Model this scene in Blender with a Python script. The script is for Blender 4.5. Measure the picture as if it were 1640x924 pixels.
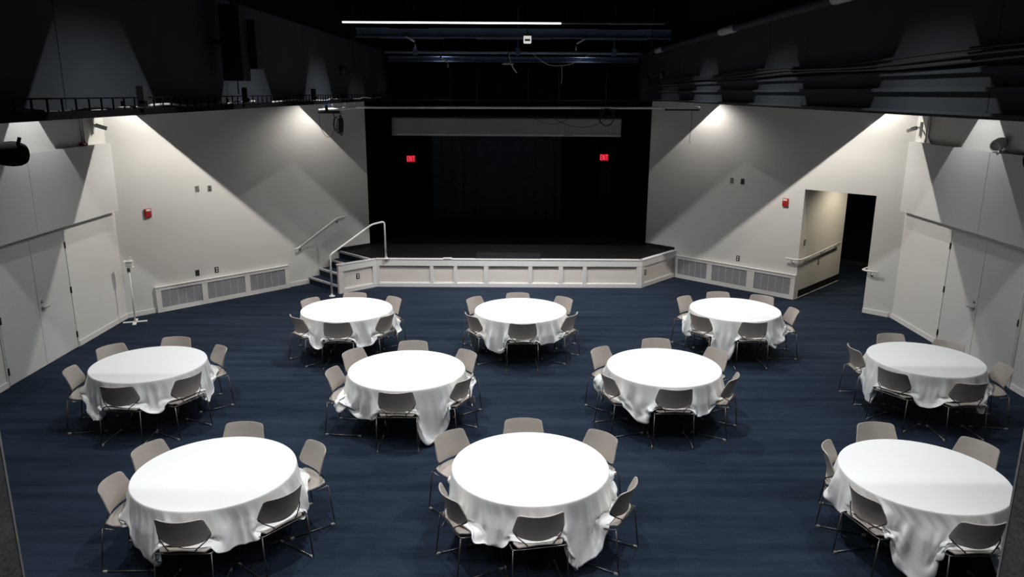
import bpy, bmesh, math, random
import numpy as np
from mathutils import Vector, Matrix
PI = math.pi
sc = bpy.context.scene
for o in list(bpy.data.objects): bpy.data.objects.remove(o)
C = sc.collection

# ------------------------------------------------------------------ camera, world, exposure
cam_d = bpy.data.cameras.new('camera')
cam_d.sensor_width = 36.0
cam_d.lens = 36.0 * 1226.75 / 1640.0
cam_d.clip_start = 0.05
cam = bpy.data.objects.new('camera', cam_d); C.objects.link(cam)
cam.location = (0, 0, 4.324)
cam.rotation_mode = 'XYZ'
PITCH, ROLL = math.radians(14.352), math.radians(0.351)
cam.matrix_world = Matrix.Translation((0, 0, 4.324)) @ Matrix.Rotation(PI/2 - PITCH, 4, 'X') @ Matrix.Rotation(ROLL, 4, 'Z')
sc.camera = cam
world = bpy.data.worlds.new('world'); sc.world = world; world.use_nodes = True
world.node_tree.nodes['Background'].inputs[0].default_value = (0.6, 0.7, 1.0, 1)
world.node_tree.nodes['Background'].inputs[1].default_value = 0.0015
sc.view_settings.view_transform = 'Standard'
sc.view_settings.look = 'None'
sc.view_settings.gamma = 1.0
sc.view_settings.use_curve_mapping = False
sc.view_settings.exposure = 0.0
P_CENTRE = 275.0     # downlights over the middle bay
P_AISLE = 205.0      # downlights over the side aisles
P_WALL = 310.0        # downlights beside the white walls
WARM = (1.0, 0.955, 0.90)
COOL = (0.96, 0.98, 1.0)

# ------------------------------------------------------------------ materials
def mat(name, col, rough=0.6, metal=0.0, spec=0.5, noise=None, bump=None, emit=None, estr=0.0, stretch=None, sheen=0.0):
    m = bpy.data.materials.new(name); m.use_nodes = True
    nt = m.node_tree; b = nt.nodes['Principled BSDF']
    b.inputs['Base Color'].default_value = (*col, 1)
    b.inputs['Roughness'].default_value = rough
    b.inputs['Metallic'].default_value = metal
    b.inputs['Specular IOR Level'].default_value = spec
    if sheen: b.inputs['Sheen Weight'].default_value = sheen
    if emit:
        b.inputs['Emission Color'].default_value = (*emit, 1); b.inputs['Emission Strength'].default_value = estr
    if noise or bump:
        tc = nt.nodes.new('ShaderNodeTexCoord'); mp = nt.nodes.new('ShaderNodeMapping')
        nt.links.new(tc.outputs['Object'], mp.inputs[0])
        if stretch: mp.inputs['Scale'].default_value = stretch
    if noise:
        sc_, amt = noise
        n = nt.nodes.new('ShaderNodeTexNoise'); n.inputs['Scale'].default_value = sc_; n.inputs['Detail'].default_value = 4
        r = nt.nodes.new('ShaderNodeValToRGB')
        r.color_ramp.elements[0].position = .3; r.color_ramp.elements[1].position = .7
        r.color_ramp.elements[0].color = (*[max(0, c*(1-amt)) for c in col], 1)
        r.color_ramp.elements[1].color = (*[min(1, c*(1+amt)) for c in col], 1)
        nt.links.new(mp.outputs[0], n.inputs['Vector']); nt.links.new(n.outputs[0], r.inputs[0]); nt.links.new(r.outputs[0], b.inputs['Base Color'])
    if bump:
        sc_, st = bump
        n = nt.nodes.new('ShaderNodeTexNoise'); n.inputs['Scale'].default_value = sc_; n.inputs['Detail'].default_value = 3
        bp = nt.nodes.new('ShaderNodeBump'); bp.inputs['Strength'].default_value = st; bp.inputs['Distance'].default_value = .01
        nt.links.new(mp.outputs[0], n.inputs['Vector']); nt.links.new(n.outputs[0], bp.inputs['Height']); nt.links.new(bp.outputs[0], b.inputs['Normal'])
    return m

def carpet():
    m = bpy.data.materials.new('navy_carpet'); m.use_nodes = True
    nt = m.node_tree; b = nt.nodes['Principled BSDF']; N = nt.nodes.new; L = nt.links.new
    b.inputs['Roughness'].default_value = .95; b.inputs['Specular IOR Level'].default_value = .1
    tc = N('ShaderNodeTexCoord')
    def nz(scale, size, det=3):
        mp = N('ShaderNodeMapping'); mp.inputs['Scale'].default_value = scale
        n = N('ShaderNodeTexNoise'); n.inputs['Scale'].default_value = size; n.inputs['Detail'].default_value = det
        L(tc.outputs['Object'], mp.inputs[0]); L(mp.outputs[0], n.inputs['Vector']); return n
    a = nz((.45, 5.5, 1), 1.0, 4)          # long streaks across the room, plank by plank
    f = nz((1, 1, 1), 90.0, 2)           # pile grain
    g = nz((3, 22, 1), 1.6, 3)
    mx = N('ShaderNodeMath'); mx.operation = 'MULTIPLY_ADD'; mx.inputs[1].default_value = .55
    L(a.outputs[0], mx.inputs[0]);
    m2 = N('ShaderNodeMath'); m2.operation = 'MULTIPLY'; m2.inputs[1].default_value = .25; L(g.outputs[0], m2.inputs[0]); L(m2.outputs[0], mx.inputs[2])
    m3 = N('ShaderNodeMath'); m3.operation = 'MULTIPLY_ADD'; m3.inputs[1].default_value = .22; L(f.outputs[0], m3.inputs[0]); L(mx.outputs[0], m3.inputs[2])
    r = N('ShaderNodeValToRGB'); r.color_ramp.elements[0].position = .38; r.color_ramp.elements[1].position = .64
    r.color_ramp.elements[0].color = (.0080, .0135, .0235, 1); r.color_ramp.elements[1].color = (.0195, .030, .050, 1)
    L(m3.outputs[0], r.inputs[0]); L(r.outputs[0], b.inputs['Base Color'])
    bp = N('ShaderNodeBump'); bp.inputs['Strength'].default_value = .5; bp.inputs['Distance'].default_value = .004
    L(f.outputs[0], bp.inputs['Height']); L(bp.outputs[0], b.inputs['Normal'])
    return m

def grille_mat():
    m = bpy.data.materials.new('perforated_grille'); m.use_nodes = True
    nt = m.node_tree; b = nt.nodes['Principled BSDF']; N = nt.nodes.new; L = nt.links.new
    b.inputs['Roughness'].default_value = .5
    tc = N('ShaderNodeTexCoord'); w = N('ShaderNodeTexWave'); w.bands_direction = 'X'; w.inputs['Scale'].default_value = 20
    w2 = N('ShaderNodeTexWave'); w2.bands_direction = 'Z'; w2.inputs['Scale'].default_value = 20
    L(tc.outputs['Object'], w.inputs['Vector']); L(tc.outputs['Object'], w2.inputs['Vector'])
    mm = N('ShaderNodeMath'); mm.operation = 'MULTIPLY'; L(w.outputs['Fac'], mm.inputs[0]); L(w2.outputs['Fac'], mm.inputs[1])
    r = N('ShaderNodeValToRGB'); r.color_ramp.elements[0].position = .25; r.color_ramp.elements[1].position = .6
    r.color_ramp.elements[0].color = (.34, .34, .36, 1); r.color_ramp.elements[1].color = (.12, .12, .13, 1)
    L(mm.outputs[0], r.inputs[0]); L(r.outputs[0], b.inputs['Base Color'])
    return m

M = dict(
    wall=mat('white_wall_paint', (.67, .655, .62), .75, spec=.25, noise=(1.1, .018), bump=(60, .05)),
    panel=mat('grey_white_panel', (.60, .595, .57), .7, spec=.25, noise=(1.3, .02), bump=(50, .04)),
    door=mat('painted_door', (.60, .595, .58), .55, spec=.3, noise=(1.5, .015)),
    trim=mat('white_trim_gloss', (.74, .72, .69), .4, noise=(2, .015)),
    stage=mat('cream_stage_paint', (.74, .68, .62), .5, noise=(2, .02)),
    fascia=mat('slate_dark_paint', (.036, .041, .047), .7, spec=.12, noise=(1.2, .10), bump=(8, .05)),
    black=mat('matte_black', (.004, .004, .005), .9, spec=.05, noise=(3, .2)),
    lightless=mat('lightless_black', (0, 0, 0), 1, spec=0),
    black_paint=mat('black_paint', (.012, .0125, .014), .6, spec=.2, noise=(3, .15)),
    stagefloor=mat('black_stage_floor', (.006, .006, .0065), .6, spec=.15, noise=(3, .3)),
    beam=mat('blue_black_steel', (.09, .125, .20), .4, spec=.5, noise=(4, .2)),
    bluepipe=mat('pale_blue_steel', (.30, .37, .48), .4, noise=(6, .1)),
    plastic=mat('taupe_plastic', (.40, .355, .315), .45, spec=.35, noise=(6, .03)),
    plastic_b=mat('taupe_plastic_seat', (.40, .355, .315), .5, spec=.3, noise=(6, .03)),
    metal=mat('dark_chrome', (.17, .16, .15), .32, metal=.9, noise=(30, .1)),
    rodm=mat('black_rod', (.02, .02, .02), .4, noise=(30, .1)),
    glide=mat('grey_nylon', (.30, .29, .27), .6, noise=(30, .1)),
    cloth=mat('white_tablecloth', (.80, .80, .785), .8, spec=.2, noise=(3, .01), bump=(220, .05), sheen=.1),
    tabletop=mat('laminate', (.32, .28, .24), .6, noise=(10, .1)),
    rail=mat('white_rail_paint', (.78, .76, .73), .3, noise=(8, .02)),
    nosing=mat('grey_nosing', (.40, .40, .41), .5, noise=(12, .08)),
    red=mat('red_plastic', (.38, .012, .010), .35, noise=(20, .1)),
    steel=mat('brushed_steel', (.45, .44, .42), .35, metal=.9, noise=(30, .1)),
    bronze=mat('dark_bronze', (.07, .065, .06), .4, metal=.5, noise=(30, .1)),
    outlet_d=mat('black_plate', (.03, .03, .03), .4, noise=(30, .1)),
    outlet_g=mat('grey_plate', (.22, .21, .20), .4, metal=.3, noise=(30, .1)),
    outlet_w=mat('ivory_socket', (.7, .68, .64), .4, noise=(30, .05)),
    screen=mat('grey_screen_fabric', (.36, .34, .33), .8, spec=.1, noise=(1.5, .06), bump=(2.2, .35)),
    curtain=mat('navy_curtain', (.075, .10, .13), .9, spec=.05, noise=(5, .15)),
    column=mat('dark_concrete', (.10, .10, .10), .8, noise=(9, .25), bump=(40, .3)),
    coledge=mat('column_corner_bead', (.30, .30, .29), .6, noise=(9, .1)),
    cable=mat('black_cable', (.01, .01, .01), .6, noise=(30, .1)),
    cablew=mat('white_cable', (.75, .73, .68), .6, noise=(30, .05)),
    blue=mat('blue_plastic', (.02, .16, .55), .5, noise=(30, .1)),
    lampw=mat('white_enamel', (.8, .79, .75), .5, noise=(20, .03)),
    strip=mat('lit_strip', (.9, .9, .9), .5, emit=(.93, .96, 1.0), estr=3.2),
    exit_red=mat('exit_red_glow', (.3, .0, .01), .5, emit=(1.0, .006, .03), estr=.42),
    exit_let=mat('exit_letter_glow', (.9, .3, .3), .5, emit=(1.0, .12, .18), estr=.85),
    hall_wall=mat('corridor_paint', (.66, .64, .58), .7, spec=.2, noise=(1.5, .02)),
    carpet=carpet(), grille=grille_mat(),
)
M['clothmesh'] = M['cloth']

# ------------------------------------------------------------------ helpers
class MB:
    """collects primitives into one mesh"""
    def __init__(s, X=None): s.bm = bmesh.new(); s.X = X or Matrix.Identity(4)
    def v(s, p): return s.bm.verts.new(s.X @ Vector(p))
    def box(s, a, b, bev=0):
        x0, y0, z0 = [min(i, j) for i, j in zip(a, b)]; x1, y1, z1 = [max(i, j) for i, j in zip(a, b)]
        c = [(x0,y0,z0),(x1,y0,z0),(x1,y1,z0),(x0,y1,z0),(x0,y0,z1),(x1,y0,z1),(x1,y1,z1),(x0,y1,z1)]
        vs = [s.v(p) for p in c]
        fs = [s.bm.faces.new([vs[i] for i in f]) for f in ((0,3,2,1),(4,5,6,7),(0,1,5,4),(1,2,6,5),(2,3,7,6),(3,0,4,7))]
        if bev:
            es = set(e for f in fs for e in f.edges)
            bmesh.ops.bevel(s.bm, geom=list(es), offset=bev, segments=2, affect='EDGES', profile=.5)
        return s
    def prism(s, pts, z0, z1):
        """pts: plan outline, extruded in z"""
        n = len(pts); A = [s.v((x, y, z0)) for x, y in pts]; B = [s.v((x, y, z1)) for x, y in pts]
        s.bm.faces.new(A[::-1]); s.bm.faces.new(B)
        for i in range(n): s.bm.faces.new((A[i], A[(i+1) % n], B[(i+1) % n], B[i]))
        return s
    def tube(s, pts, r, n=8, closed=False):
        pts = [Vector(p) for p in pts]; m = len(pts); rings = []
        up = None
        for i, p in enumerate(pts):
            if closed: t = pts[(i+1) % m] - pts[i-1]
            else: t = (pts[min(i+1, m-1)] - pts[max(i-1, 0)])
            t.normalize()
            if up is None:
                up = Vector((0, 0, 1)) if abs(t.z) < .9 else Vector((1, 0, 0))
            sd = t.cross(up).normalized(); up = sd.cross(t).normalized()
            rr = r[i] if isinstance(r, (list, tuple)) else r
            rings.append([s.v(p + (sd*math.cos(a) + up*math.sin(a))*rr) for a in [2*PI*k/n for k in range(n)]])
        for i in range(m - (0 if closed else 1)):
            A, B = rings[i], rings[(i+1) % m]
            for k in range(n): s.bm.faces.new((A[k], A[(k+1) % n], B[(k+1) % n], B[k]))
        if not closed: s.bm.faces.new(rings[0][::-1]); s.bm.faces.new(rings[-1])
        return s
    def lathe(s, prof, c=(0,0,0), n=24, axis='Z'):
        rings = []
        for r, z in prof:
            ring = []
            for k in range(n):
                a = 2*PI*k/n; p = (r*math.cos(a), r*math.sin(a), z)
                if axis == 'Y': p = (p[0], p[2], p[1])
                if axis == 'X': p = (p[2], p[0], p[1])
                ring.append(s.v((p[0]+c[0], p[1]+c[1], p[2]+c[2])))
            rings.append(ring)
        for A, B in zip(rings, rings[1:]):
            for k in range(n): s.bm.faces.new((A[k], A[(k+1) % n], B[(k+1) % n], B[k]))
        s.bm.faces.new(rings[0][::-1]); s.bm.faces.new(rings[-1]); return s
    def grid(s, P):
        V = [[s.v(p) for p in row] for row in P]
        for a, b in zip(V, V[1:]):
            for i in range(len(a)-1): s.bm.faces.new((a[i], a[i+1], b[i+1], b[i]))
        return s
    def build(s, name, m, parent=None, smooth=False, kind=None):
        bmesh.ops.recalc_face_normals(s.bm, faces=s.bm.faces[:])
        me = bpy.data.meshes.new(name); s.bm.to_mesh(me); s.bm.free()
        if isinstance(m, (list, tuple)):
            for q in m: me.materials.append(q)
        else: me.materials.append(m)
        if smooth:
            for p in me.polygons: p.use_smooth = True
        o = bpy.data.objects.new(name, me); C.objects.link(o)
        if parent: o.parent = parent
        if kind: o['kind'] = kind
        return o

def tag(o, label, cat, group=None, kind=None):
    o['label'] = label; o['category'] = cat
    if group: o['group'] = group
    if kind: o['kind'] = kind
    return o
def thing(name, label, cat, loc=(0,0,0), rz=0, group=None):
    o = bpy.data.objects.new(name, None); C.objects.link(o); o.empty_display_size = .1
    o.location = loc; o.rotation_euler = (0, 0, rz)
    return tag(o, label, cat, group)
def struct(o, label=None):
    o['kind'] = 'structure'
    if label: o['label'] = label
    return o
def solid(o, t, off=0):
    m = o.modifiers.new('thickness', 'SOLIDIFY'); m.thickness = t; m.offset = off; return o
def round_path(pts, r=.04, n=4):
    pts = [Vector(p) for p in pts]; out = [pts[0]]
    for i in range(1, len(pts)-1):
        a, b, c = pts[i-1], pts[i], pts[i+1]
        d1 = (a-b); d2 = (c-b); rr = min(r, d1.length*.45, d2.length*.45); p = b + d1.normalized()*rr; q = b + d2.normalized()*rr
        for k in range(n+1):
            t = k/n; out.append(p*(1-t)**2 + b*2*t*(1-t) + q*t*t)
    out.append(pts[-1]); return out

# wall frames: local +x runs along the wall (to the right seen from the room), local -y faces the room
XL, XR = -7.53, 7.60
LC = Vector((-7.53, 14.38)); LE = Vector((-3.50, 18.52))       # left slanting wall: corner to stage opening
RC = Vector((7.55, 14.77)); RE = Vector((3.32, 18.80))
LU = (LE-LC).normalized(); RU = (RC-RE).normalized()
LROT = math.atan2(LU.y, LU.x); RROT = math.atan2(RU.y, RU.x)
def on_left(u, z=0, d=0):   # u metres from the corner along the slanting left wall, d metres out into the room
    p = LC + LU*u + Vector((LU.y, -LU.x))*d; return (p.x, p.y, z)
def on_right(u, z=0, d=0):  # u metres from the corner, measured back towards the stage
    p = RC - RU*u + Vector((RU.y, -RU.x))*d; return (p.x, p.y, z)

# ------------------------------------------------------------------ room shell
CEIL = 6.2
mb = MB(); mb.prism([(-7.6, -1.5), (7.7, -1.5), (7.7, 14.8), (11.5, 18.5), (11.5, 23), (6, 23), (3.4, 19.1), (-3.6, 19.1), (-7.6, 14.5)], -.12, 0)
struct(mb.build('floor', M['carpet']))
struct(MB().box((-8.2, -1.5, CEIL), (12, 26, CEIL+.15)).build('ceiling', M['black']))
# aisle ceilings, low over the side bays
struct(MB().box((-8.2, -1.5, 4.75), (-3.15, 19.0, 4.85)).build('ceiling_left', M['black_paint']))
struct(MB().box((3.15, -1.5, 4.75), (8.2, 19.0, 4.85)).build('ceiling_right', M['black_paint']))

def side_wall(side, X, sgn, yc, door_y, base_gap):
    # sgn: +1 room lies towards +x
    d = -sgn
    mb = MB(); mb.box((X, -1.5, 0), (X+d*.15, yc+.1, 4.75))
    struct(mb.build('wall_'+side, M['wall']))
    # projecting upper panel band with seams
    return d
side_wall('left', XL, 1, 14.38, None, None)
side_wall('right', XR, -1, 14.77, None, None)

def panel_band(n, X, sgn, yc, seams, z0, z1, depth):
    edges = [-1.5] + seams + [yc]
    mb = MB()
    for a, b in zip(edges, edges[1:]):
        mb.box((X, a+.004, z0), (X+sgn*depth, b-.004, z1), .003)
    mb.box((X, -1.5, z0+.01), (X+sgn*(depth-.006), yc-.003, z1-.01))
    struct(mb.build(n, M['panel']))
panel_band('trim_1', XL, 1, 14.30, [1.9, 4.4, 6.9, 9.35, 11.78], 2.13, 3.38, .13)
panel_band('trim_2', XR, -1, 14.69, [2.2, 4.7, 7.2, 9.7, 12.15], 2.16, 3.47, .13)

# slanting wall left (solid), right (with corridor opening)
def slab(A, B, z0, z1, th, side):
    A = Vector(A); B = Vector(B); u = (B-A).normalized(); n = Vector((-u.y, u.x))*side*th
    return [tuple(A), tuple(B), tuple(B+n), tuple(A+n)], z0, z1
mb = MB(); mb.prism(*slab(LC-LU*.12, LE, 0, 4.75, .15, 1)); struct(mb.build('wall_back_left', M['wall']))
OPW = 1.44; OP0 = .50                                           # opening, metres from the right corner
def rp(u, d=0): q = on_right(u, 0, d); return Vector((q[0], q[1]))
mb = MB()
mb.prism(*slab(rp(-.12), rp(OP0), 0, 4.75, .15, -1))
mb.prism(*slab(rp(OP0), rp(OP0+OPW), 2.39, 4.75, .15, -1))
mb.prism(*slab(rp(OP0+OPW), RE, 0, 4.75, .15, -1))
struct(mb.build('wall_back_right', M['wall']))
# corridor beyond the opening
HW = Vector((math.cos(RROT), math.sin(RROT)))                   # along the wall
HN = Vector((-RU.y, RU.x))                                      # into the corridor
cA = rp(OP0+OPW); cB = cA + HN*2.42
mb = MB(); mb.prism(*slab(cA+HN*.15, cB, .17, 2.9, .15, 1)); struct(mb.build('wall_corridor', M['hall_wall']))
mb = MB(); mb.prism(*slab(cA+HN*.15, cB-HN*.004, 0, .17, .15, 1)); struct(mb.build('baseboard_corridor', M['black_paint']))
kb = MB(); q0 = cA-RU*(-.012)+HN*.02; q1 = cB+RU*.012
kb.prism(*slab(q0, q1, 0, .012, .012, 1)); struct(kb.build('trim_3', M['panel']))
dA = rp(OP0) + HN*.15 + RU*.35
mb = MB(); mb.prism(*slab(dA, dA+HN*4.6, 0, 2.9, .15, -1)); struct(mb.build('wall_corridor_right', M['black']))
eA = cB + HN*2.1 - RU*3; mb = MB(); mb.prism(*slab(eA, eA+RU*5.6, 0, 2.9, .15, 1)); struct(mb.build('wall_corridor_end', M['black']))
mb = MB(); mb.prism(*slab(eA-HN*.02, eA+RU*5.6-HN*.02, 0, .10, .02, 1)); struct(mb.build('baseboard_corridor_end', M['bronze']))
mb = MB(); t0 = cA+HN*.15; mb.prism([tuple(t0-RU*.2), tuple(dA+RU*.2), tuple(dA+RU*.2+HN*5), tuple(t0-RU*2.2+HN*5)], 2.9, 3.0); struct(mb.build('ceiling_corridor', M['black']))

# baseboards
def bb(name, A, B, side, h=.09, t=.018, m='trim'):
    mb = MB(); mb.prism(*slab(A, B, 0, h, t, side)); struct(mb.build(name, M[m]))
bb('baseboard_left', (XL, 12.67), (XL, 14.37), -1)
bb('baseboard_left_near', (XL, -1.4), (XL, 10.72), -1)
bb('baseboard_right', (XR, 13.1), (XR, 14.74), 1)
bb('baseboard_right_near', (XR, -1.4), (XR, 10.93), 1)
bb('baseboard_back_left', LC, LC+LU*.55, -1)
bb('baseboard_back_left_far', LC+LU*3.54, LC+LU*4.07, -1, .10)
bb('baseboard_back_right', rp(.0), rp(OP0), 1)

# proscenium: black surround, header, stage box
STZ = .65
struct(MB().box((-8.2, 18.85, 4.1), (3.9+4, 19.0, CEIL)).build('wall_header', M['black']))
for nm, pts in (('wall_stage_left', [(-3.52, 18.53), (-3.62, 18.7), (-3.75, 26), (-3.95, 26), (-3.85, 18.5)]),
                ('wall_stage_right', [(3.34, 18.82), (3.44, 18.9), (3.75, 26), (3.95, 26), (3.7, 18.8)])):
    struct(MB().prism(pts, 0, 4.8).build(nm, M['black']))
struct(MB().box((-4, 24.5, 0), (4, 24.65, 4.8)).build('wall_stage_back', M['black']))
struct(MB().box((-4.2, 18.86, 4.8), (4.2, 25.9, 4.9)).build('ceiling_stage', M['black']))

# fascias of the two side bays (dark, hang between the high middle bay and the low aisles)
FZ0, FZ1 = 4.175, 5.24
def fascia(name, X, sgn, seams):
    mb = MB(); ys = [-1.5]+seams+[18.84]
    for a, b in zip(ys, ys[1:]): mb.box((X, a+.003, FZ0), (X-sgn*.12, b-.003, FZ1), .002)
    mb.box((X-sgn*.004, -1.5, FZ0+.002), (X-sgn*.13, 18.84, FZ1-.002))
    struct(mb.build(name, M['fascia']))
fascia('wall_fascia_left', -3.0, 1, [2.2, 5.28, 8.3, 11.4, 14.5, 17.4])
fascia('wall_fascia_right', 3.0, -1, [2.1, 4.98, 8.2, 11.3, 14.4])
for n, X, s in (('trim_4', -3.02, 1), ('trim_5', 3.02, -1)):
    struct(MB().box((X, -1.5, FZ1), (X-s*.2, 18.84, CEIL)).build(n, M['black']))
# stepped lower profile on the right fascia: a duct-like ledge running its whole length
for k, (z0, z1, dep) in enumerate(((4.465, 4.500, .045), (4.345, 4.375, .05), (4.195, 4.215, .06))):
    struct(MB().box((3.0, -1.5, z0), (3.0-dep, 18.8, z1), .004).build('trim_%d' % (6+k), M['fascia']))

# near columns of the balcony the camera stands on
for nm, sg in (('left', -1), ('right', 1)):
    x0 = 1.815
    t = struct(MB().box((sg*x0, 2.05, 0), (sg*(x0+.45), 2.5, CEIL), .004).build('wall_column_'+nm, M['column']))
    e = MB().box((sg*(x0-.003), 2.492, 0), (sg*(x0+.005), 2.503, CEIL)).build('corner_bead', M['coledge'], t)

# ------------------------------------------------------------------ lamps: boxed downlights; the long side plates cut the beam
def downlight(loc, power, col, label, group, lx=.5, cut=(1, 1), size=2.86, blend=.35, tilt=0.0, wide=0.0):
    t = thing('downlight', label, 'ceiling light', loc, 0, group)
    h = .12; w = .092
    mb = MB()
    for s, c in ((-1, cut[0]), (1, cut[1])):
        if c: mb.box((-lx, s*w, -h), (lx, s*(w+.006), .05))
    mb.box((-lx, -w-.006, .05), (lx, w+.006, .06))
    mb.build('housing', M['lightless'], t)
    mb = MB(); mb.box((-.02, -.02, .012), (.02, .02, .05)); mb.build('lamp_socket', M['black_paint'], t)
    top = CEIL if abs(loc[0]) < 3 else 4.75
    MB().tube([(0, 0, .06), (0, 0, top-loc[2]+.01)], .008, 6).build('hanger_rod', M['black_paint'], t)
    ld = bpy.data.lights.new('downlight_lamp', 'SPOT'); ld.energy = power; ld.color = col
    ld.spot_size = size; ld.spot_blend = blend; ld.shadow_soft_size = .0022
    lo = bpy.data.objects.new('lamp', ld); C.objects.link(lo); lo.parent = t
    lo.rotation_euler = (tilt, 0, 0)
    if wide:
        l2 = ld.copy(); l2.energy = wide; l2.spot_size = 2.5; l2.spot_blend = .9
        o2 = bpy.data.objects.new('lamp', l2); C.objects.link(o2); o2.parent = t
    return t
for k, (y, f, tl) in enumerate(((2.5, .1, -.15), (5.73, .72, -.2), (8.95, 1, -.2), (12.22, 1.05, -.12), (15.15, 2.5, .35), (18.25, .04, 0))):
    for x in ((-1.0, 1.0) if k == 4 else (-1.6, 1.6)):
        downlight((x, y, 5.38), P_CENTRE*f, COOL, 'boxed black downlight hung high over the middle of the hall', 'boxed downlights in the middle bay', lx=.3, size=1.2 if k == 4 else 1.35, blend=.9 if k == 4 else .6, tilt=tl, wide=P_CENTRE*(.05 if k == 5 else .85), cut=(0, 1) if k == 5 else (1, 1))
for x, x2, ys in ((-6.6, -4.3, [2.6, 5.8, 9.1, 12.06]), (6.65, 4.3, [2.6, 5.8, 9.3, 12.53])):
    for y in ys:
        fy = .25 if y < 3 else (.7 if y < 6 else 1)
        downlight((x, y, 4.31), P_AISLE*.22*fy, COOL, 'boxed black downlight above the side aisle', 'boxed downlights over the aisles')
        downlight((x2, y, 4.31), P_AISLE*fy, COOL, 'boxed black downlight above the side aisle', 'boxed downlights over the aisles', size=2.45, blend=.9)
for x, x2, y in ((-6.6, -4.3, 14.46), (6.65, 4.3, 14.87)):
    downlight((x, y, 4.31), P_WALL*.20, WARM, 'boxed black downlight above the side aisle', 'boxed downlights over the aisles')
    downlight((x2, y, 4.31), P_WALL, WARM, 'boxed black downlight above the side aisle', 'boxed downlights over the aisles')
for x, y in ((-4.12, 17.05), (4.15, 17.4)):
    downlight((x, y, 4.31), P_WALL*.24, WARM, 'boxed black downlight above the slanting wall by the stage', 'boxed downlights beside the stage', cut=(0, 1), lx=.25, size=2.6, blend=.8)
# corridor light
t = thing('downlight', 'small ceiling light inside the corridor behind the right wall opening', 'ceiling light', tuple(cA+HN*1.6+RU*.95)+(2.88,))
MB().lathe([(.05, 0), (.05, .02)], (0, 0, 0), 16).build('housing', M['lampw'], t)
ld = bpy.data.lights.new('corridor_lamp', 'SPOT'); ld.energy = 150; ld.color = (1, .9, .72); ld.spot_size = 2.6; ld.spot_blend = .6; ld.shadow_soft_size = .16
lo = bpy.data.objects.new('lamp', ld); C.objects.link(lo); lo.parent = t; lo.location = (0, 0, -.02)

# ------------------------------------------------------------------ stage platform
FL, FR = (-3.09, 17.0), (2.96, 17.03)          # front edge corners
SE = (-3.80, 16.33)                             # near end of the short flank beside the steps
RWp = rp(4.95, .0)                              # where the right flank meets the slanting wall
st = thing('stage_platform', 'low black-topped stage with a cream panelled front', 'stage', (0, 17.0, 0))
S0 = Vector((0, 17.0))
def sl(p): return (p[0]-S0.x, p[1]-S0.y)
FLi = (FL[0]+.05, FL[1]+.1)
top = [(-3.06, 17.03), (2.94, 17.06), (RWp.x-.03, RWp.y), (3.34, 18.83), (3.6, 24.45), (-3.6, 24.45), (-3.50, 18.54), (-4.06, 17.93)]
MB().prism([sl(p) for p in top], STZ-.04, STZ-.001).build('deck', M['stagefloor'], st)
def paneled(name, A, B, stiles, outlet=None, cap_in=.10):
    """cream framed front between plan points A and B (seen from the room); stiles: list of (start, end) along it"""
    A = Vector(A); B = Vector(B); u = (B-A).normalized(); n = Vector((u.y, -u.x)); L = (B-A).length
    def P(s, d): q = A+u*s+n*d; return sl((q.x, q.y))
    mb = MB()
    def bar(s0, s1, z0, z1, d0, d1): mb.prism([P(s0, d0), P(s1, d0), P(s1, d1), P(s0, d1)], z0, z1)
    bar(0, L, 0, STZ-.02, -.07, -.028)
    panel = mb.build(name, M['stage'], st)
    mb = MB()
    bar(0, L, STZ-.155, STZ, -.07, .006); bar(-.01, L+.01, STZ-.012, STZ+.004, -.09, .014); bar(0, L, 0, .085, -.035, .008)
    bar(0, L, .085, .10, -.035, -.006)
    for a, b in stiles: bar(a, b, .08, STZ-.15, -.035, .004)
    mb.build('face_frame', M['trim'], st)
    return panel
xs = [(-3.09, -3.02), (-1.87, -1.79), (-1.33, -1.25), (-.64, -.54), (.37, .46), (1.06, 1.16), (1.61, 1.70), (2.84, 2.96)]
paneled('front_panel', FL, FR, [(a+3.09, b+3.09) for a, b in xs])
LN = (Vector(FL)-Vector(SE)).length
paneled('flank_panel', SE, FL, [(0, .12), (LN-.10, LN)])
LN2 = (RWp-Vector(FR)).length
paneled('flank_panel', FR, RWp, [(0, .10), (LN2-.08, LN2)])
# black kick along the walls at stage level
def kick(nm, pts):
    MB().prism([sl(p) for p in pts], STZ, STZ+.07).build(nm, M['black_paint'], st)
p = [on_left(4.82), on_left(5.775), on_left(5.775, 0, .02), on_left(4.82, 0, .02)]; kick('kick_board', [(q[0], q[1]) for q in p])
p = [on_right(5.84), on_right(5.0), on_right(5.0, 0, .02), on_right(5.84, 0, .02)]; kick('kick_board', [(q[0], q[1]) for q in p[::-1]])

# steps at the left, climbing along the slanting wall
sp = thing('stage_steps', 'navy carpeted steps with pale grey nosings, left end of the stage', 'steps', on_left(4.02), LROT)
for k in range(4):
    d = .285; x0 = .02+k*d; z1 = .1625*(k+1)
    if k < 3: MB().box((x0, -1.22, 0), (x0+d, -.005, z1-.012)).build('tread', M['carpet'], sp)
    MB().box((x0-.012, -1.22 if k else -1.26, z1-.05), (x0+.045, -.005, z1), .008).build('nosing', M['nosing'], sp)
    if k == 3: MB().box((x0, -1.22, 0), (x0+.06, -.005, z1-.045)).build('riser', M['carpet'], sp)

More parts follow.
